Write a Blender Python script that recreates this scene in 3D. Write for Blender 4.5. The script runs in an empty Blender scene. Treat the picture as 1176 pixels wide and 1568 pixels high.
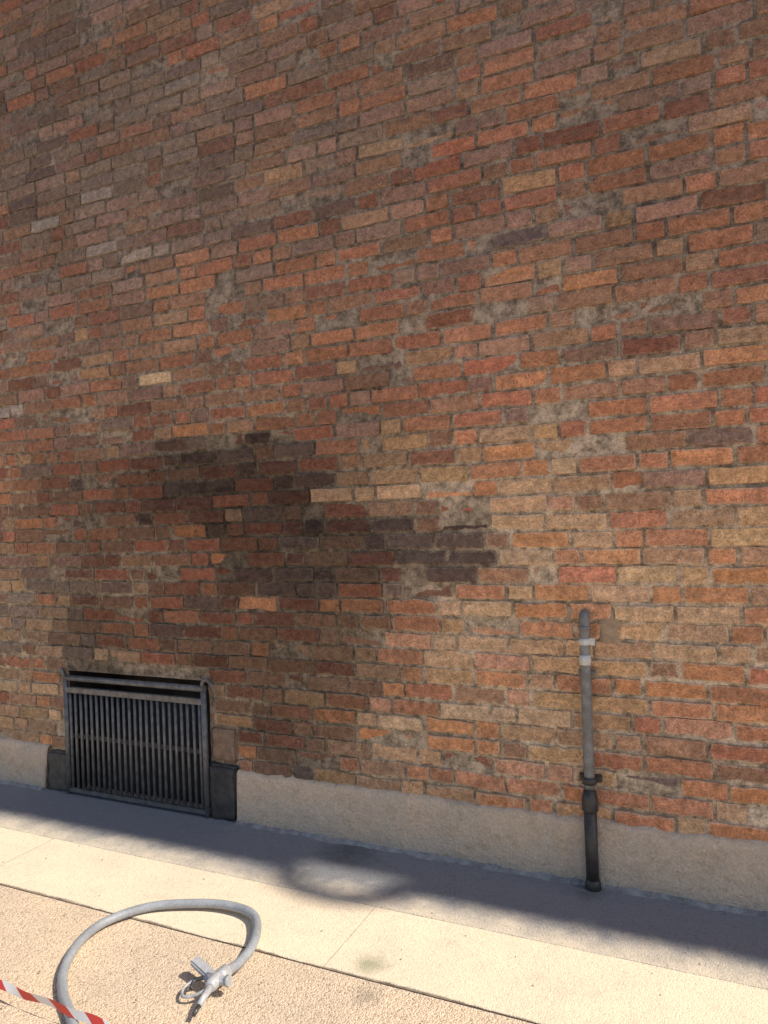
import bpy, bmesh, math, random
from mathutils import Vector, noise
random.seed(11)
S = bpy.context.scene
S.view_settings.view_transform = 'Standard'
S.view_settings.look = 'None'
S.view_settings.exposure = 0
S.view_settings.gamma = 1

# ------------------------------------------------------------ helpers
def link(o, parent=None):
    S.collection.objects.link(o)
    if parent: o.parent = parent
    return o
def empty(name):
    return link(bpy.data.objects.new(name, None))
def mesh_obj(name, verts, faces, mat, parent=None, smooth=False):
    me = bpy.data.meshes.new(name)
    me.from_pydata(verts, [], faces)
    if mat: me.materials.append(mat)
    if smooth:
        for p in me.polygons: p.use_smooth = True
    return link(bpy.data.objects.new(name, me), parent)
def bm_obj(name, bm, mat, parent=None, smooth=False):
    me = bpy.data.meshes.new(name)
    bm.to_mesh(me); bm.free()
    me.materials.append(mat)
    if smooth:
        for p in me.polygons: p.use_smooth = True
    return link(bpy.data.objects.new(name, me), parent)
def box_bm(bm, x0, x1, y0, y1, z0, z1):
    vs = [bm.verts.new(p) for p in [(x0,y0,z0),(x1,y0,z0),(x1,y1,z0),(x0,y1,z0),(x0,y0,z1),(x1,y0,z1),(x1,y1,z1),(x0,y1,z1)]]
    for f in [(0,3,2,1),(4,5,6,7),(0,1,5,4),(1,2,6,5),(2,3,7,6),(3,0,4,7)]:
        bm.faces.new([vs[i] for i in f])
def box(name, x0, x1, y0, y1, z0, z1, mat, parent=None, bev=0.0):
    bm = bmesh.new(); box_bm(bm, x0, x1, y0, y1, z0, z1)
    if bev: bmesh.ops.bevel(bm, geom=bm.edges[:], offset=bev, segments=2, affect='EDGES')
    return bm_obj(name, bm, mat, parent)
def rough_block(name, x0, x1, y0, y1, z0, z1, mat, parent=None, amp=0.006, cuts=14, seed=0):
    bm = bmesh.new(); box_bm(bm, x0, x1, y0, y1, z0, z1)
    bmesh.ops.bevel(bm, geom=bm.edges[:], offset=0.012, segments=2, affect='EDGES')
    bmesh.ops.subdivide_edges(bm, edges=bm.edges[:], cuts=cuts, use_grid_fill=True)
    for v in bm.verts:
        p = v.co
        n = noise.noise_vector(Vector((p.x*18+seed, p.y*18, p.z*18)))
        n2 = noise.noise_vector(Vector((p.x*60+seed, p.y*60, p.z*60)))
        v.co = p + n*amp + n2*amp*0.4
    return bm_obj(name, bm, mat, parent, True)
def tube(name, pts, r, mat, parent=None, seg=14, radii=None, cap=True):
    """swept tube through points"""
    verts=[]; faces=[]; n=len(pts); P=[Vector(p) for p in pts]
    up=Vector((0,0,1)); prev=None
    for i,p in enumerate(P):
        d=(P[min(i+1,n-1)]-P[max(i-1,0)]).normalized()
        if prev is None:
            a=d.cross(up)
            if a.length<1e-3: a=d.cross(Vector((1,0,0)))
        else:
            a=prev-d*prev.dot(d)
        a.normalize(); prev=a; b=d.cross(a)
        rr=radii[i] if radii else r
        for k in range(seg):
            t=2*math.pi*k/seg
            verts.append(p+(a*math.cos(t)+b*math.sin(t))*rr)
    for i in range(n-1):
        for k in range(seg):
            k2=(k+1)%seg
            faces.append((i*seg+k,i*seg+k2,(i+1)*seg+k2,(i+1)*seg+k))
    if cap:
        faces.append(tuple(reversed(range(seg)))); faces.append(tuple((n-1)*seg+k for k in range(seg)))
    o=mesh_obj(name,[tuple(v) for v in verts],faces,mat,parent)
    for p in o.data.polygons:
        if len(p.vertices)==4: p.use_smooth=True
    return o
def catmull(pts, sub=8):
    P=[Vector(p) for p in pts]; out=[]
    Q=[P[0]*2-P[1]]+P+[P[-1]*2-P[-2]]
    for i in range(1,len(Q)-2):
        p0,p1,p2,p3=Q[i-1],Q[i],Q[i+1],Q[i+2]
        for s in range(sub):
            t=s/sub
            out.append(0.5*((2*p1)+(p2-p0)*t+(2*p0-5*p1+4*p2-p3)*t*t+(3*p1-p0-3*p2+p3)*t**3))
    out.append(P[-1]); return out

# ------------------------------------------------------------ material helpers
class NT:
    def __init__(s, name):
        s.m=bpy.data.materials.new(name); s.m.use_nodes=True
        s.t=s.m.node_tree; s.b=s.t.nodes['Principled BSDF']
        s.co=s.t.nodes.new('ShaderNodeTexCoord').outputs['Object']
    def n(s,typ,**k):
        nd=s.t.nodes.new(typ)
        for a,v in k.items(): setattr(nd,a,v)
        return nd
    def l(s,a,b): s.t.links.new(a,b)
    def noise(s,scale,detail=4,rough=0.6,vec=None,dist=0):
        nd=s.n('ShaderNodeTexNoise'); nd.inputs['Scale'].default_value=scale
        nd.inputs['Detail'].default_value=detail; nd.inputs['Roughness'].default_value=rough
        nd.inputs['Distortion'].default_value=dist
        s.l(vec or s.co, nd.inputs['Vector']); return nd.outputs['Fac']
    def rng(s,v,a,b,c,d):
        nd=s.n('ShaderNodeMapRange'); s.l(v,nd.inputs[0])
        for i,x in enumerate((a,b,c,d)): nd.inputs[i+1].default_value=x
        return nd.outputs[0]
    def math(s,op,a,b=None,clamp=False):
        nd=s.n('ShaderNodeMath',operation=op); nd.use_clamp=clamp
        for i,x in enumerate((a,b)):
            if x is None: continue
            if isinstance(x,(int,float)): nd.inputs[i].default_value=x
            else: s.l(x,nd.inputs[i])
        return nd.outputs[0]
    def mix(s,f,a,b,blend='MIX'):
        nd=s.n('ShaderNodeMix',data_type='RGBA',blend_type=blend)
        for i,x in ((0,f),(6,a),(7,b)):
            if isinstance(x,(int,float)): nd.inputs[i].default_value=x
            elif isinstance(x,tuple): nd.inputs[i].default_value=(*x,1) if len(x)==3 else x
            else: s.l(x,nd.inputs[i])
        return nd.outputs[2]
    def scale(s,col,fac):
        nd=s.n('ShaderNodeVectorMath',operation='SCALE')
        s.l(col,nd.inputs[0]) if not isinstance(col,tuple) else setattr(nd.inputs[0],'default_value',col)
        s.l(fac,nd.inputs[3]); return nd.outputs[0]
    def bump(s,h,strength=0.5,dist=0.004,prev=None):
        nd=s.n('ShaderNodeBump'); nd.inputs['Strength'].default_value=strength
        nd.inputs['Distance'].default_value=dist; s.l(h,nd.inputs['Height'])
        if prev: s.l(prev,nd.inputs['Normal'])
        return nd.outputs[0]
    def done(s,col=None,rough=0.9,nrm=None,spec=0.3,metal=0):
        if col is not None:
            if isinstance(col,tuple): s.b.inputs['Base Color'].default_value=(*col,1)
            else: s.l(col,s.b.inputs['Base Color'])
        if isinstance(rough,(int,float)): s.b.inputs['Roughness'].default_value=rough
        else: s.l(rough,s.b.inputs['Roughness'])
        s.b.inputs['Specular IOR Level'].default_value=spec
        s.b.inputs['Metallic'].default_value=metal
        if nrm: s.l(nrm,s.b.inputs['Normal'])
        return s.m
def simple(name,c1,c2,scale=8,rough=0.8,bumpd=0.003,fine=120,spec=0.3,metal=0,bs=0.5):
    m=NT(name)
    f=m.rng(m.noise(scale,5,0.65),0.35,0.65,0,1)
    col=m.mix(f,c1,c2)
    g=m.noise(fine,4,0.7)
    col=m.scale(col,m.rng(g,0.25,0.75,0.75,1.25))
    h=m.math('ADD',m.math('MULTIPLY',m.noise(scale*3,4),0.6),m.math('MULTIPLY',g,0.5))
    return m.done(col,rough,m.bump(h,bs,bumpd),spec,metal)

# ---- brick
def brick_material():
    m=NT('weathered_brick')
    a=m.n('ShaderNodeAttribute',attribute_name='Col').outputs['Color']
    mc=m.n('ShaderNodeAttribute',attribute_name='MCol').outputs['Color']
    e=m.n('ShaderNodeAttribute',attribute_name='edge').outputs['Fac']
    sm=m.n('ShaderNodeAttribute',attribute_name='smear').outputs['Fac']
    fine=m.noise(140,3,0.75); med=m.noise(34,4,0.72); big=m.noise(1.6,3,0.65)
    st=m.n('ShaderNodeMapping'); st.inputs['Scale'].default_value=(1,1,2.4); m.l(m.co,st.inputs['Vector'])
    streak=m.noise(9,5,0.75,st.outputs[0])
    c=m.scale(a,m.rng(fine,0.3,0.7,0.66,1.34))  # fine and med also drive the bump; their contrast paints in pit shading
    c=m.scale(c,m.rng(med,0.32,0.68,0.64,1.36))
    c=m.scale(c,m.rng(big,0.3,0.7,0.84,1.16))
    film=m.mix(0.6,m.scale(a,m.rng(fine,0.3,0.7,0.5,0.95)),m.scale((0.28,0.19,0.135),m.rng(fine,0.3,0.7,0.6,1.25)))
    c=m.mix(m.rng(streak,0.43,0.72,0,0.60),c,film)
    # soot specks
    c=m.mix(m.rng(m.noise(60,4,0.8),0.57,0.70,0,0.65),c,m.scale(a,m.rng(fine,0.3,0.7,0.2,0.4)))
    # lime bloom
    c=m.mix(m.rng(m.noise(44,4,0.75,None,0.4),0.61,0.76,0,0.26),c,m.scale(mc,m.rng(fine,.3,.7,1.0,1.4)))
    # mortar smears from the joints
    v=m.math('ADD',m.math('MULTIPLY',e,0.38),m.math('MULTIPLY',med,0.80))
    v=m.math('ADD',v,m.math('MULTIPLY',sm,0.20))
    c=m.mix(m.rng(v,0.65,0.88,0,0.75),c,m.scale(mc,m.rng(fine,0.3,0.7,0.7,1.3)))
    h=m.math('ADD',m.math('MULTIPLY',med,1.6),m.math('MULTIPLY',fine,0.7))
    return m.done(c,0.92,m.bump(h,1.0,0.013),0.2)
def mortar_material():
    m=NT('old_mortar')
    mc=m.n('ShaderNodeAttribute',attribute_name='MCol').outputs['Color']
    f=m.noise(150,3,0.75); g=m.noise(17,4,0.75)
    c=m.scale(m.scale(mc,m.rng(f,0.25,0.75,0.65,1.35)),m.rng(g,0.38,0.60,0.40,1.2))
    h=m.math('ADD',m.math('MULTIPLY',g,1.5),f)
    return m.done(c,0.95,m.bump(h,1,0.010),0.15)
MB=brick_material(); MM=mortar_material()

# ------------------------------------------------------------ wall colour survey (wall coordinates in metres)
C=dict(red=(.42,.155,.095),rust=(.46,.20,.11),brown=(.31,.18,.115),mauve=(.34,.215,.175),grey=(.28,.22,.18),
 orange=(.58,.26,.12),cream=(.68,.46,.28),salmon=(.62,.325,.21),dred=(.23,.09,.062),black=(.05,.042,.040),
 slate=(.15,.118,.108),ochre=(.50,.32,.17),lgrey=(.42,.36,.305),tan=(.46,.30,.185))
def ss(a,b,x):
    if a==b: return float(x>a)
    t=max(0,min(1,(x-a)/(b-a))); return t*t*(3-2*t)
def zb(x,z,x0,x1,z0,z1,s=0.12):
    x+=0.12*noise.noise(Vector((x*3,z*3,1.7))); z+=0.08*noise.noise(Vector((x*3,z*3,7.7)))
    return ss(x0-s,x0+s,x)*(1-ss(x1-s,x1+s,x))*ss(z0-s,z0+s,z)*(1-ss(z1-s,z1+s,z))
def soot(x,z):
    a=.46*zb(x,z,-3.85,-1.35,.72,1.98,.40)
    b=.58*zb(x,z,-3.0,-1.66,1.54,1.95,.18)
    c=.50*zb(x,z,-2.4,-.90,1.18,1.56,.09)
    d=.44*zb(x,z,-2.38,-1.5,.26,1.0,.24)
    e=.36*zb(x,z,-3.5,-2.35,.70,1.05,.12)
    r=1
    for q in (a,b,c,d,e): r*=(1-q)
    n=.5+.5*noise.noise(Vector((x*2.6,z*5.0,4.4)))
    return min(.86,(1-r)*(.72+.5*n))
def weights(x,z):
    w={k:0.0 for k in C}
    hi=ss(2.3,3.4,z); lo=1-ss(1.1,1.8,z); mid=max(0,1-hi-lo)
    left=1-ss(-2.6,-0.9,x)
    for k,v in dict(mauve=3,grey=.9+2.2*left,brown=3,red=1.7*(1-.5*left),rust=2.0*(1-.5*left),tan=.6,dred=.6,slate=.5+.5*left).items(): w[k]+=hi*v
    for k,v in dict(rust=3.4,red=2.2,brown=3,ochre=.5,mauve=.9+left,orange=.4,tan=1.2,dred=.7,grey=.2+.8*left,slate=.2).items(): w[k]+=mid*v
    for k,v in dict(brown=2.4,rust=2.8,orange=1.1,ochre=1.3,tan=1.7,cream=.25,salmon=.6,dred=.6,red=1.3).items(): w[k]+=lo*v
    def over(f,d):
        for k in w: w[k]*=(1-f)
        t=sum(d.values())
        for k,v in d.items(): w[k]+=f*v/t*9
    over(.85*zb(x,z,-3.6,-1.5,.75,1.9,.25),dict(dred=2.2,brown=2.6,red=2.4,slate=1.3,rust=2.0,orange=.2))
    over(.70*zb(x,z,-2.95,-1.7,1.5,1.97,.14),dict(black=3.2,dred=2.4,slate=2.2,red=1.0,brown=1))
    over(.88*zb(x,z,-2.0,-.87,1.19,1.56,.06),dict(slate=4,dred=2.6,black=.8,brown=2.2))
    over(.9*zb(x,z,-1.70,-.55,1.62,1.90,.05),dict(ochre=1.6,cream=.8,orange=1.6,tan=2.4,rust=1.8,brown=.6))
    over(.95*zb(x,z,-1.72,-.98,1.62,1.70,.02),dict(cream=3.4,orange=1.2,tan=1.6,ochre=1))
    over(.85*zb(x,z,-.86,.5,.85,1.62,.08),dict(cream=1.2,orange=1.5,tan=2.4,ochre=1.5,rust=1.9,brown=1.4,salmon=.9))
    over(.9*zb(x,z,-1.52,-.55,.3,1.12,.06),dict(salmon=2.2,cream=1.3,orange=1.6,ochre=1.3,tan=1.8,rust=1.8,brown=.8,dred=.3))
    over(.85*zb(x,z,-2.3,-1.5,.2,.95,.08),dict(brown=3,dred=1.1,orange=.9,rust=2.0,ochre=.9,tan=.6))
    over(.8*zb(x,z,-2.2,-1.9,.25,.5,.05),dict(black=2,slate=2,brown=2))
    over(.85*zb(x,z,-5,-3.5,.3,.75,.08),dict(tan=3,salmon=1.2,ochre=1.6,orange=1,cream=.5))
    over(.8*zb(x,z,-5,-3.3,.75,1.3,.1),dict(grey=3,brown=2,ochre=.8,tan=1))
    over(.7*zb(x,z,-.3,.8,.3,.85,.1),dict(brown=3,tan=1.6,rust=2,mauve=1.3,orange=1))
    over(.55*zb(x,z,-3.3,-2.2,2.9,3.8,.3),dict(grey=3,lgrey=.5,mauve=2))
    return w
SPECIAL=[(-2.35,1.36,'orange'),(-2.07,1.14,'orange'),(-1.43,1.0,'salmon'),(-1.2,1.0,'salmon'),
 (-2.72,2.34,'cream'),(-3.9,2.25,'lgrey'),(-.73,2.69,'slate'),(-.25,1.27,'cream'),(-.4,1.18,'cream'),(-.02,.93,'cream'),(-.25,.93,'cream'),
 (-.85,1.45,'cream'),(-.86,1.37,'cream'),(-.95,1.13,'cream'),(-1.0,.98,'cream'),(-.95,.9,'salmon'),(-1.0,.67,'cream'),(-1.35,.6,'cream'),(-1.55,.62,'cream'),
 (-2.65,.75,'salmon'),(-3.1,.82,'tan'),(-.58,1.72,'cream'),(-.1,1.6,'tan'),(-.3,.85,'orange'),(-1.6,.5,'orange'),(.02,.45,'orange'),(-.35,.4,'slate'),
 (-3.6,3.3,'lgrey'),(-1.0,2.2,'red'),(-.3,2.15,'dred'),(-1.0,3.1,'red'),(-.6,3.05,'dred'),(-1.3,2.65,'rust')]
def painted_light(x,z):
    # painted light: lower right brightened as by ground bounce, top left darkened
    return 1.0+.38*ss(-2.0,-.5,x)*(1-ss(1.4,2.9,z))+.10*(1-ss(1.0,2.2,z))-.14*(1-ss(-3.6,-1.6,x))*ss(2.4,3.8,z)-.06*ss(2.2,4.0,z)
def brick_col(x,z):
    w=weights(x,z); ks=list(w); ws=[w[k] for k in ks]
    t=sum(ws); mean=[sum(C[k][i]*w[k] for k in ks)/t for i in range(3)]
    k=random.choices(ks,ws)[0]; c=C[k]; m=.42 if z>1.95 else .30; so=soot(x,z)
    for sx,sz,sk in SPECIAL:
        if abs(x-sx)<.12 and abs(z-sz)<.038: c=C[sk]; m=.12; so*=.45
    b=random.uniform(.80,1.2)*1.09*painted_light(x,z)*(1-.82*so)
    q=[(c[i]*(1-m)+mean[i]*m)*b*random.uniform(.975,1.025) for i in range(3)]
    mx=max(q)
    if mx>.82: q=[v*.82/mx for v in q]
    return [max(.008,v) for v in q]
def mort_col(x,z):
    hi=ss(1.2,3.0,z)
    a=(.50,.39,.28); b=(.34,.27,.215)
    c=[a[i]*(1-hi)+b[i]*hi for i in range(3)]
    k=(1-.92*soot(x,z))*(1+.40*noise.noise(Vector((x*2.2,z*2.2,3))))*painted_light(x,z)
    return [max(.01,v*k) for v in c]

# ------------------------------------------------------------ brick building
B=empty('brick_building')
HX0,HX1,HZ=-3.475,-2.475,.705     # cellar opening
H=9.0
def blocked(x0,x1,z0,z1):
    if x1>HX0+.005 and x0<HX1-.005 and z0<HZ: return True
    if x1>-2.475 and x0<-2.30+.0 and z0<.475: return True
    return False
V=[];F=[];COL=[];MC=[];ED=[];SM=[]
PITCH=.075; XL,XR=-14.0,13.0
SIZES=(.232,.232,.112)
rows=int((H-.25)/PITCH)
for r in range(rows):
    z0=.25+r*PITCH
    detail_row = z0<6.3
    x=XL-random.uniform(0,.02)-[0,.29,.17,.41,.08][r%5]
    seq=r%3
    while x<XR:
        L=SIZES[seq%3]; seq+=1
        if random.random()<.18: L=random.choice((.232,.112,.112,.17,.25))
        g=random.uniform(.004,.012)
        bx0,bx1=x+g/2,x+L-g/2+random.uniform(-.003,.003); x+=L+.003
        if bx0<XL: continue
        wav=.009*noise.noise(Vector((bx0*.8,r*.3,0)))
        zz0=z0+random.uniform(.0015,.007)+wav; zz1=z0+PITCH-random.uniform(.0015,.007)+wav
        # clip against the opening / jamb stones
        if blocked(bx0,bx1,zz0,zz1):
            if bx0<HX0-.03 and bx1>HX0: bx1=HX0-.002
            elif bx1>-2.30+.03 and bx0<-2.30 and zz0<.475: bx0=-2.296
            elif bx1>HX1+.03 and bx0<HX1 and zz0>=.475: bx0=HX1+.002
            else: continue
            if blocked(bx0,bx1,zz0,zz1): continue
        cx,cz=(bx0+bx1)/2,(zz0+zz1)/2
        col=brick_col(cx,cz)
        base=len(V)
        low=1-ss(.9,1.8,cz)
        sme=random.random()**2*.7+.35*low*random.random()
        if detail_row and -8<cx<3:
            dep=random.uniform(.002,.009)+(.003*random.random()*low)
            if random.random()<.07: dep=-.004
            tx,tz=random.uniform(-.003,.003),random.uniform(-.0035,.0035)
            sk=random.uniform(-.003,.003)
            nx=7; wear=random.uniform(.8,2.6)*(1+.5*low)
            pts=[]
            for i in range(nx): pts.append((bx0+(bx1-bx0)*(i+(.06 if i==0 else -.06 if i==nx-1 else 0))/(nx-1),zz0))
            pts.append((bx1,zz0+.005)); pts.append((bx1,(zz0+zz1)/2)); pts.append((bx1,zz1-.005))
            for i in reversed(range(nx)): pts.append((bx0+(bx1-bx0)*(i+(.06 if i==0 else -.06 if i==nx-1 else 0))/(nx-1),zz1))
            pts.append((bx0,zz1-.005)); pts.append((bx0,(zz0+zz1)/2)); pts.append((bx0,zz0+.005))
            N=len(pts)
            for ring,(ins,yy,ee) in enumerate(((0,.010,1.0),(.003,-dep,.85),(.014,-dep-.0018,.12))):
                for (px,pz) in pts:
                    dx=cx-px; dz=cz-pz
                    j=.0034*wear
                    jx=j*noise.noise(Vector((px*45,pz*45,r)));jz=j*noise.noise(Vector((px*45,pz*45,r+50)))-sk*dx/.11
                    qx=px+math.copysign(min(ins,abs(dx)*.5),dx)*(1 if abs(dx)>(bx1-bx0)/2-.013 else .15)+jx
                    qz=pz+math.copysign(min(ins,abs(dz)*.5),dz)*(1 if abs(dz)>.02 else .1)+jz
                    y=yy
                    if ring: y+=tx*(dx/.1)+tz*(dz/.03)+.0026*noise.noise(Vector((px*30,pz*30,9)))
                    V.append((qx,y,qz)); ED.append(ee)
            for ring in range(2):
                for k in range(N):
                    k2=(k+1)%N; o=base+ring*N
                    F.append((o+k,o+k2,o+N+k2,o+N+k))
            F.append(tuple(base+2*N+k for k in range(N)))
            cnt=3*N
        else:
            for yy,i in ((.012,0),(-.003,.004)):
                V+= [(bx0+i,yy,zz0+i),(bx1-i,yy,zz0+i),(bx1-i,yy,zz1-i),(bx0+i,yy,zz1-i)]
            for k in range(4): k2=(k+1)%4; F.append((base+k,base+k2,base+4+k2,base+4+k))
            F.append((base+4,base+5,base+6,base+7)); ED+=[1,1,1,1,.4,.4,.4,.4]; cnt=8
        mcv=mort_col(cx,cz)
        COL+=[(*col,1)]*cnt; MC+=[(*mcv,1)]*cnt; SM+=[sme]*cnt
def attr(me,name,typ,data):
    a=me.attributes.new(name,typ,'POINT')
    if typ=='FLOAT': a.data.foreach_set('value',data)
    else: a.data.foreach_set('color',[c for q in data for c in q])
o=mesh_obj('brick_courses',V,F,MB,B)
attr(o.data,'Col','FLOAT_COLOR',COL); attr(o.data,'MCol','FLOAT_COLOR',MC); attr(o.data,'edge','FLOAT',ED); attr(o.data,'smear','FLOAT',SM)
# mortar bed (grid with the opening cut out)
def frange(a,b,s):
    n=max(1,int(round((b-a)/s))); return [a+(b-a)*i/n for i in range(n+1)]
xs=frange(XL,-8,.5)[:-1]+frange(-8,HX0,.05)[:-1]+frange(HX0,HX1,.05)[:-1]+frange(HX1,3,.05)[:-1]+frange(3,XR,.5)
zs=frange(0,HZ,.05)[:-1]+frange(HZ,6.3,.05)[:-1]+frange(6.3,H,.5)
V=[(x,.0010+.0055*noise.noise(Vector((x*9,z*9,2))),z) for z in zs for x in xs]; F=[]
nx=len(xs)
for j in range(len(zs)-1):
    for i in range(nx-1):
        if HX0-1e-6<=xs[i]<HX1-1e-6 and zs[j]<HZ-1e-6: continue
        F.append((j*nx+i,j*nx+i+1,(j+1)*nx+i+1,(j+1)*nx+i))
o=mesh_obj('mortar_bed',V,F,MM,B,True)
attr(o.data,'MCol','FLOAT_COLOR',[(*mort_col(v[0],v[2]),1) for v in V])

DARK=simple('dark_cellar_brick',(.05,.04,.035),(.02,.018,.016),14,.9)  # near-black brick for the inside of the opening
box('building_core',XL,XR,.40,8,0,H,simple('backing_masonry',(.2,.14,.1),(.15,.1,.08)),B)
box('end_wall_west',XL-.2,XL,.0,8,0,H,simple('side_brick',(.2,.12,.09),(.28,.15,.1)),B)
box('end_wall_east',XR,XR+.2,.0,8,0,H,bpy.data.materials['side_brick'],B)
# recess of the cellar opening
mesh_obj('opening_reveal',[(HX0,.004,0),(HX0,.004,HZ),(HX0,.38,HZ),(HX0,.38,0),(HX1,.004,0),(HX1,.004,HZ),(HX1,.38,HZ),(HX1,.38,0)],
  [(0,3,2,1),(4,5,6,7),(1,2,6,5),(3,7,6,2)],DARK,B)
mesh_obj('sloping_chute',[(HX0,.10,.01),(HX1,.10,.01),(HX1,.37,.55),(HX0,.37,.55)],[(0,1,2,3)],simple('dirty_chute_metal',(.035,.033,.032),(.015,.015,.015),6,.6),B)
COP=simple('coping_stone',(.38,.35,.3),(.3,.27,.23),6)
box('coping_a',XL-.3,6.33,-.10,.5,H,H+.06,COP,B); box('coping_b',6.86,XR+.3,-.10,.5,H,H+.06,COP,B)
box('light_gap_fill',6.33,6.86,.02,.5,H,H+.055,COP,B)  # unseen coping gap, added to let sun through inside the loop shadow
box('roof',XL,XR,.5,8,H,H+.3,simple('roof_felt',(.06,.06,.06),(.04,.04,.04)),B)
pts=[(6.33,-.05,9.03)]+[(6.590-.26*math.cos(math.pi*i/16),-.08-.155*math.sin(math.pi*i/16),9.03) for i in range(17)]+[(6.85,-.05,9.03)]
STEEL=simple('galvanised_steel',(.3,.3,.3),(.2,.2,.2),20,.5,.0005,200,.5,.6)
tube('shadow_loop',pts,.060,STEEL,B)  # unseen loop, added to cast the ring-shaped shadow on the ground

# jamb stones
BLK=simple('black_bitumen_paint',(.035,.034,.036),(.07,.065,.062),16,.75,.007,90,.35)
rough_block('jamb_stone_black',HX1+.004,-2.30,-.038,.05,0,.286,BLK,B,.007,10,3)
rough_block('jamb_stone_brown',HX1+.006,-2.305,-.012,.05,.292,.480,simple('sooty_stone',(.16,.11,.08),(.30,.20,.14),16,.9,.008),B,.007,10,8)
rough_block('jamb_stone_left',-3.655,HX0-.004,-.026,.05,0,.235,simple('dirty_jamb_stone',(.06,.055,.052),(.14,.12,.10),14,.85,.007),B,.010,10,5)
CEM=simple('cement_patch',(.42,.31,.21),(.31,.22,.15),30,.95,.010)
def patch(name,cx,cz,rx,rz,y,mat,seed,parent=B):
    n=60; vv=[(cx,y-.002,cz)]; ff=[]
    for ring,(s,yy) in enumerate(((.5,y-.002),(.85,y-.001),(1,.006))):
        for k in range(n):
            t=2*math.pi*k/n
            q=1+.38*noise.noise(Vector((math.cos(t)*1.8+seed,math.sin(t)*1.8,seed)))+.22*noise.noise(Vector((math.cos(t)*6+seed,math.sin(t)*6,seed)))
            c,s_=math.cos(t),math.sin(t); p=4; d=(abs(c)**p+abs(s_)**p)**(-1/p)
            vv.append((cx+rx*s*q*c*d,yy,cz+rz*s*q*s_*d))
    for k in range(n):
        k2=(k+1)%n; ff.append((0,1+k,1+k2))
        for g in range(2): ff.append((1+g*n+k,1+g*n+n+k,1+g*n+n+k2,1+g*n+k2))
    return mesh_obj(name,vv,ff,mat,parent,True)
patch('cement_repair',-.45,1.05,.05,.09,-.008,CEM,2.2)
patch('cement_smear',-.60,1.10,.03,.035,-.009,CEM,5.2)

# plinth
def plinth_mat():
    m=NT('rendered_plinth')
    f=m.noise(110,4,.75); g=m.noise(5,4,.65); s=m.noise(16,4,.75)
    c=m.mix(m.rng(g,.35,.65,0,1),(.70,.54,.395),(.60,.49,.385))
    c=m.mix(m.rng(s,.50,.68,0,.45),c,(.40,.30,.21))
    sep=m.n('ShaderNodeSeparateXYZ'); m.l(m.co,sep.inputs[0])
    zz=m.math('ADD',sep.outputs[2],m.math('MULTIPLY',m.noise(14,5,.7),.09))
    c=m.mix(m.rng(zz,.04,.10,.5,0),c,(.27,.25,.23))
    c=m.mix(m.rng(m.noise(24,5,.8),.57,.68,0,.55),c,(.78,.69,.57))
    c=m.scale(c,m.rng(f,.25,.75,.74,1.26))
    h=m.math('ADD',m.math('MULTIPLY',m.noise(30,4,.7),1.5),m.math('MULTIPLY',f,.6))
    return m.done(c,.95,m.bump(h,1.0,.011),.15)
PM=plinth_mat()
def plinth(name,x0,x1,slant=0):
    xs=frange(x0,x1,.02); rows=[0,.04,.08,.12,.16,.20,.235,1,2,3]; V=[];F=[]
    for j,zr in enumerate(rows):
        for x in xs:
            top=.258+.012*noise.noise(Vector((x*2.5,0,0)))+.012*noise.noise(Vector((x*11,3,0)))+.009*noise.noise(Vector((x*35,9,0)))
            yb=-.030+.006*noise.noise(Vector((x*5,zr*6,0)))+.003*noise.noise(Vector((x*22,zr*22,0)))
            if zr<1: z=zr*top/.258; y=yb-.010*(1-zr/.235)
            elif zr==1: z=top; y=yb+.004
            elif zr==2: z=top+.006; y=yb+.018
            else: z=top+.014; y=.010
            xx=x
            if slant and x>x1-.12: xx=x-slant*(z/.26)*(1-(x1-x)/.12)
            V.append((xx,y,z))
    n=len(xs)
    for j in range(len(rows)-1):
        for i in range(n-1): F.append((j*n+i,j*n+i+1,(j+1)*n+i+1,(j+1)*n+i))
    for k in (0,n-1):
        b0=len(V); V.append((V[k][0],.02,0)); ring=[j*n+k for j in range(len(rows))]+[b0]
        F.append(tuple(ring if k else reversed(ring)))
    return mesh_obj(name,V,F,PM,B,True)
plinth('plinth_left',-8,-3.660,-.03)
plinth('plinth_main',-2.298,3.5)
box('plinth_far_west',XL,-8,-.03,.02,0,.26,PM,B); box('plinth_far_east',3.5,XR,-.03,.02,0,.26,PM,B)

# ------------------------------------------------------------ grille over the cellar opening
G=empty('window_grille')
GM=simple('painted_iron',(.17,.17,.175),(.08,.078,.08),25,.42,.0012,160,.5,.2)
gx0,gx1=HX0+.012,HX1-.008
tube('top_rail',[(gx0-.01,-.035,.672),(gx1+.01,-.035,.672)],.016,GM,G)
box('second_rail',gx0,gx1,-.048,-.022,.590,.622,GM,G,.003)
box('bottom_rail',gx0,gx1,-.045,-.02,.022,.045,GM,G,.003)
box('mid_rail',gx0+.015,gx1-.015,-.018,-.010,.325,.35,GM,G,.002)
for i,x in enumerate((gx0,gx1)):
    sgn=-1 if i==0 else 1
    tube('post_%d'%(i+1),[(x,-.035,.012),(x,-.035,.675)],.015,GM,G)
    tube('hook_%d'%(i+1),catmull([(x,-.035,.672),(x+sgn*.006,-.05,.70),(x+sgn*.018,-.045,.722),(x+sgn*.034,-.02,.70),(x+sgn*.044,-.006,.655),(x+sgn*.046,.006,.60)],6),.010,GM,G)
    tube('foot_%d'%(i+1),[(x,-.035,.05),(x+sgn*.028,.01,.05)],.009,GM,G)
nb=24
for i in range(nb):
    x=gx0+.03+(gx1-gx0-.06)*i/(nb-1)
    bend=random.uniform(-.002,.002)
    tube('bar_%d'%(i+1),[(x,-.033,.035),(x+bend,-.033,.33),(x,-.033,.60)],.0085,GM,G,8)

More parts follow.
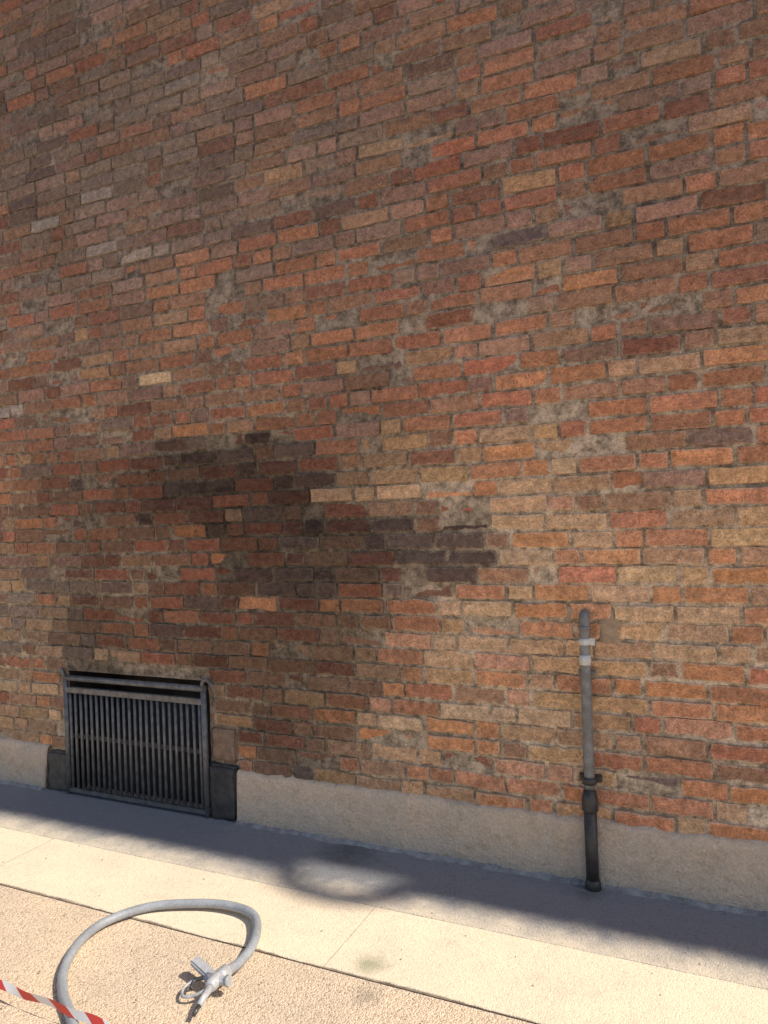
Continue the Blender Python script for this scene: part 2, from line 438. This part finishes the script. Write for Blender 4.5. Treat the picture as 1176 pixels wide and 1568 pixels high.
# ------------------------------------------------------------ standpipe
P=empty('downpipe')
PG=simple('grey_painted_pipe',(.23,.235,.235),(.13,.12,.11),18,.5,.001,140,.45)
PB=simple('black_cast_iron',(.022,.022,.024),(.055,.048,.044),24,.45,.0015,120,.5)
WL=simple('white_label',(.62,.62,.6),(.5,.5,.48),40,.6,.0004)
px=-.541
tube('upper_conduit',catmull([(px,-.052,.40),(px,-.050,.75),(px+.001,-.048,1.03),(px+.001,-.046,1.07),(px+.001,-.034,1.10),(px+.001,.02,1.105)],8),.021,PG,P,18)
tube('lower_pipe',[(px+.001,-.062,-.01),(px,-.062,.33)],.0255,PB,P,18)
tube('coupling',[(px,-.060,.315),(px,-.060,.325),(px,-.060,.375),(px,-.056,.40)],.03,PB,P,18,[.028,.033,.031,.024])
tube('clamp_ring',[(px,-.052,.425),(px,-.052,.452)],.0285,PB,P,18)
box('clamp_plate',px-.045,px+.045,-.034,.0,.424,.453,PB,P,.003)
tube('foot_collar',[(px+.001,-.062,.0),(px+.001,-.062,.03),(px+.001,-.062,.045)],.03,PB,P,18,[.034,.030,.027])
tube('cap_band',[(px+.001,-.048,1.045),(px+.001,-.047,1.06)],.025,PG,P,18)
tube('label_band_upper',[(px,-.0485,.985),(px,-.048,1.01)],.0225,WL,P,18)
tube('label_band_lower',[(px,-.0492,.905),(px,-.049,.945)],.0232,WL,P,18)
box('label_tag',px+.02,px+.042,-.056,-.053,.985,1.012,WL,P)
box('pipe_bracket',px-.034,px+.034,-.03,.0,.86,.875,PG,P,.002)

# ------------------------------------------------------------ ground
def ground_mat(name,c1,c2,stone,agg,wall_shade=None):
    m=NT(name)
    g=m.noise(2.2,4,.6); f=m.noise(260,3,.8)
    c=m.mix(m.rng(g,.35,.65,0,1),c1,c2)
    vo=m.n('ShaderNodeTexVoronoi'); vo.inputs['Scale'].default_value=170; vo.inputs['Randomness'].default_value=1; m.l(m.co,vo.inputs['Vector'])
    bw=m.n('ShaderNodeRGBToBW'); m.l(vo.outputs['Color'],bw.inputs[0])
    if wall_shade:
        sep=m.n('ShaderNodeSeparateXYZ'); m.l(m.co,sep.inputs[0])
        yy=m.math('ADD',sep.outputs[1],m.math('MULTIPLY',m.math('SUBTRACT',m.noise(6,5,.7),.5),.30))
        c=m.mix(m.rng(yy,-.49,-.33,0,1),c,wall_shade)  # building shadow painted into the colour: bluish dark toward the wall
    c=m.mix(m.rng(bw.outputs[0],.6,.85,0,stone),c,m.scale(c,m.rng(f,0,1,.45,.6)))
    c=m.mix(m.rng(bw.outputs[0],.3,.1,0,stone*.8),c,m.scale(c,m.rng(f,0,1,1.15,1.4)))
    c=m.mix(m.rng(m.noise(9,5,.75),.52,.75,0,.30),c,m.scale(c,m.rng(f,0,1,.5,.75)))
    c=m.scale(c,m.rng(f,.25,.75,.80,1.20))
    for (sx,sy,r,colr,am) in ((-1.16,-.84,.08,(.26,.28,.18),.7),(-1.10,-.98,.07,(.26,.24,.19),.6),(-1.62,-.12,.20,(.08,.08,.085),.7),(-.56,-.10,.09,(.08,.08,.08),.6)):
        d=m.n('ShaderNodeVectorMath',operation='DISTANCE'); m.l(m.co,d.inputs[0]); d.inputs[1].default_value=(sx,sy,0.01)
        dd=m.math('ADD',d.outputs['Value'],m.math('MULTIPLY',m.noise(16,5,.8),r*1.6))
        c=m.mix(m.rng(dd,r*1.75,r*.9,0,am),c,colr)
    h=m.math('ADD',m.math('MULTIPLY',vo.outputs['Distance'],-agg),m.math('ADD',m.math('MULTIPLY',f,.5),m.math('MULTIPLY',m.noise(50,4,.7),.8)))
    return m.done(c,.9,m.bump(h,.7,.0042),.25)
GR=ground_mat('aggregate_paving',(.82,.635,.455),(.70,.555,.415),.75,1.6)
SL=ground_mat('smooth_concrete',(.86,.73,.54),(.78,.66,.50),.3,.6)
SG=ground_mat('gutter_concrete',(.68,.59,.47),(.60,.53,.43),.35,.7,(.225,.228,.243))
# one ground sheet to the horizon
mesh_obj('ground',[(-150,-150,0),(150,-150,0),(150,150,0),(-150,150,0)],[(0,1,2,3)],GR)
PV=empty('pavement')
JD=simple('joint_dirt',(.42,.33,.24),(.13,.09,.065),7,.95)
mesh_obj('joint_bed',[(-14,-.914,.004),(13,-.914,.004),(13,.02,.004),(-14,.02,.004)],[(0,1,2,3)],JD,PV)
def slab(name,x0,x1,y0,y1,mat,ragged=0):
    xs=frange(x0,x1,.03); V=[];F=[]
    def ry(x,y,s): 
        return y+ (ragged if s else .0015)*(noise.noise(Vector((x*6,y*5,s)))+.6*noise.noise(Vector((x*25,y*5,s))))
    for x in xs:
        a,b=ry(x,y0,1),ry(x,y1,0)
        V+=[(x,a,.0045),(x,a+.002,.007),(x,a+.006,.008),(x,b-.004,.008),(x,b-.001,.007),(x,b,.0045)]
    for i in range(len(xs)-1):
        for k in range(5): F.append((i*6+k,(i+1)*6+k,(i+1)*6+k+1,i*6+k+1))
    return mesh_obj(name,V,F,mat,PV)
k=0
for x0,x1 in ((-14,-10),(-10,-6.1),(-6.1,-3.05),(-3.05,-1.30),(-1.30,.45),(.45,4),(4,13)):
    k+=1
    slab('slab_%d'%k,x0+.001,x1-.001,-.908,-.502,SL,.007)
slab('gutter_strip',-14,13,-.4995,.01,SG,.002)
# rough mortar fillet along the foot of the plinth
FM=simple('fillet_mortar',(.34,.335,.33),(.17,.165,.165),20,.95,.008)
def fillet(name,x0,x1):
    xs=frange(x0,x1,.02);V=[];F=[]
    for x in xs:
        w=.018+.018*noise.noise(Vector((x*6,0,5)))+.012*noise.noise(Vector((x*23,0,5)))
        V+=[(x,-.036,.022+.014*noise.noise(Vector((x*14,1,1)))),(x,-.046-w*.4,.012),(x,-.046-w,.0081)]
    for i in range(len(xs)-1):
        for q in range(2): F.append((i*3+q,i*3+q+1,(i+1)*3+q+1,(i+1)*3+q))
    return mesh_obj(name,V,F,FM,B,True)
fillet('foot_fillet_main',-2.3,3.5); fillet('foot_fillet_left',-8,-3.67)
# small loose grit scattered at the foot of the wall and along the seam (one object)
bm=bmesh.new()
for i in range(420):
    if i<260: gx,gy=random.uniform(-5,1.2),-.06-abs(random.gauss(0,.06))
    else: gx,gy=random.uniform(-4.5,.5),random.uniform(-1.7,-.1)
    s=random.uniform(.0015,.0042)
    mt=bmesh.ops.create_icosphere(bm,subdivisions=1,radius=s)
    for v in mt['verts']:
        v.co=Vector((v.co.x*random.uniform(.7,1.3)+gx,v.co.y*random.uniform(.7,1.3)+gy,v.co.z*.7+.008+s*.4))
bm_obj('gravel',bm,simple('grit',(.40,.33,.26),(.20,.17,.14),60,.9),None)

# ------------------------------------------------------------ hose
HM=simple('grey_rubber_hose',(.34,.36,.39),(.25,.265,.29),9,.5,.0008,120,.45)
path=[(-1.35,-2.2,.019),(-1.52,-1.80,.019),(-1.813,-1.505,.019),(-2.021,-1.364,.019),(-2.131,-1.257,.019),(-2.204,-1.119,.02),(-2.206,-.990,.024),(-2.115,-.860,.03),(-1.955,-.779,.034),(-1.820,-.748,.036),(-1.702,-.763,.036),(-1.630,-.828,.034),(-1.576,-.939,.032),(-1.560,-1.034,.034),(-1.562,-1.100,.040)]
tube('hose',catmull(path,10),.0165,HM,None,16)

# ------------------------------------------------------------ spray gun at hose end
N=empty('spray_gun')
NM=simple('light_grey_cast_alloy',(.50,.51,.53),(.36,.37,.39),30,.45,.0012,150,.5,.1)
ND=simple('dark_steel_tip',(.06,.06,.065),(.1,.1,.1),30,.4,.0005,150,.5,.5)
tube('hose_coupling',[(-1.562,-1.095,.041),(-1.562,-1.105,.041),(-1.563,-1.135,.043),(-1.563,-1.14,.043)],.024,NM,N,6,[.022,.0245,.0245,.021])
tube('body',[(-1.563,-1.135,.043),(-1.564,-1.155,.045),(-1.560,-1.185,.046),(-1.556,-1.20,.046)],.02,NM,N,16,[.018,.022,.021,.015])
tube('valve_stub',[(-1.60,-1.158,.046),(-1.56,-1.158,.046),(-1.525,-1.155,.05),(-1.51,-1.154,.052)],.015,NM,N,14,[.015,.015,.014,.012])
tube('valve_nut',[(-1.523,-1.155,.05),(-1.510,-1.154,.052)],.018,NM,N,6)
tube('barrel',[(-1.556,-1.195,.046),(-1.549,-1.24,.040),(-1.544,-1.268,.034)],.011,NM,N,14,[.013,.0105,.0095])
tube('spout_tip',[(-1.544,-1.266,.034),(-1.538,-1.30,.028)],.007,ND,N,12)
bm=bmesh.new(); box_bm(bm,-.058,.058,-.018,.018,-.011,.011)
bmesh.ops.bevel(bm,geom=bm.edges[:],offset=.005,segments=3,affect='EDGES')
g=bm_obj('grip',bm,NM,N,False); g.location=(-1.635,-1.130,.050); g.rotation_euler=(0.1,.10,math.radians(-20))
tube('trigger_guard',catmull([(-1.605,-1.15,.045),(-1.645,-1.165,.030),(-1.660,-1.200,.022),(-1.635,-1.235,.022),(-1.595,-1.228,.030),(-1.562,-1.200,.044)],8),.005,NM,N,10)
tube('trigger_lever',catmull([(-1.60,-1.165,.05),(-1.628,-1.185,.045),(-1.622,-1.212,.035)],6),.006,ND,N,10)

# ------------------------------------------------------------ barrier tape
def tape_mat():
    m=NT('red_white_tape')
    uv=m.n('ShaderNodeUVMap').outputs[0]
    sep=m.n('ShaderNodeSeparateXYZ'); m.l(uv,sep.inputs[0])
    v=m.math('FRACT',m.math('ADD',m.math('MULTIPLY',sep.outputs[0],6.5),m.math('MULTIPLY',sep.outputs[1],.3)))
    c=m.mix(m.math('GREATER_THAN',v,.5),(.72,.70,.68),(.58,.05,.035))
    return m.done(c,.35,None,.5)
TM=tape_mat()
tp=catmull([(-6,-1.13,.02),(-4.2,-1.26,.02),(-3.0,-1.385,.03),(-2.5,-1.43,.04),(-2.224,-1.446,.045),(-2.0,-1.456,.05),(-1.758,-1.462,.045),(-1.4,-1.50,.03),(-.6,-1.65,.02),(.8,-1.85,.02)],16)
bm=bmesh.new(); uvl=bm.loops.layers.uv.new('UVMap'); prev=None; s=0
for i,p in enumerate(tp):
    if i: s+=(p-tp[i-1]).length
    tw=.9+.55*math.sin(s*5.0)+.25*math.sin(s*13)
    d=Vector((0,math.cos(tw),math.sin(tw)))*.0125
    q=p+Vector((0,0,.004*math.sin(s*30)+.003))
    a=bm.verts.new(q-d); b=bm.verts.new(q+d)
    if prev:
        f=bm.faces.new((prev[0],a,b,prev[1]))
        for lp,u in zip(f.loops,((prev[2],0),(s,0),(s,1),(prev[2],1))): lp[uvl].uv=u
        f.smooth=True
    prev=(a,b,s)
bm_obj('barrier_tape',bm,TM,None,True)

# ------------------------------------------------------------ light
el=math.radians(48); az=math.asin(.0331)
sd=Vector((math.cos(el)*math.cos(az),math.cos(el)*math.sin(az),math.sin(el)))
sun=bpy.data.lights.new('sun','SUN'); sun.energy=5.0; sun.angle=math.radians(.53); sun.color=(1,.91,.77)
so=link(bpy.data.objects.new('sun',sun)); so.rotation_euler=sd.to_track_quat('Z','Y').to_euler(); so.location=(5,0,15)
w=bpy.data.worlds.new('World'); S.world=w; w.use_nodes=True
nt=w.node_tree; bg=nt.nodes['Background']; sky=nt.nodes.new('ShaderNodeTexSky'); sky.sky_type='NISHITA'
sky.sun_disc=False; sky.sun_elevation=el; sky.sun_rotation=math.pi/2-az; sky.air_density=1; sky.dust_density=1.5
nt.links.new(sky.outputs[0],bg.inputs[0]); bg.inputs[1].default_value=.15

# ------------------------------------------------------------ camera
cam=bpy.data.cameras.new('camera'); cam.sensor_fit='VERTICAL'; cam.sensor_height=36; cam.lens=26; cam.clip_end=500; cam.clip_start=.05
co=link(bpy.data.objects.new('camera',cam)); S.camera=co
from mathutils import Matrix
r=math.asin(.037); fwd=Vector((-.421,.907,0)).normalized(); R=Vector((.907,.421,0)).normalized(); U=Vector((0,0,1))
cr=R*math.cos(r)-U*math.sin(r); cu=U*math.cos(r)+R*math.sin(r)
m=Matrix((cr,cu,-fwd)).transposed().to_4x4(); m.translation=Vector((0,-3.09,1.55)); co.matrix_world=m
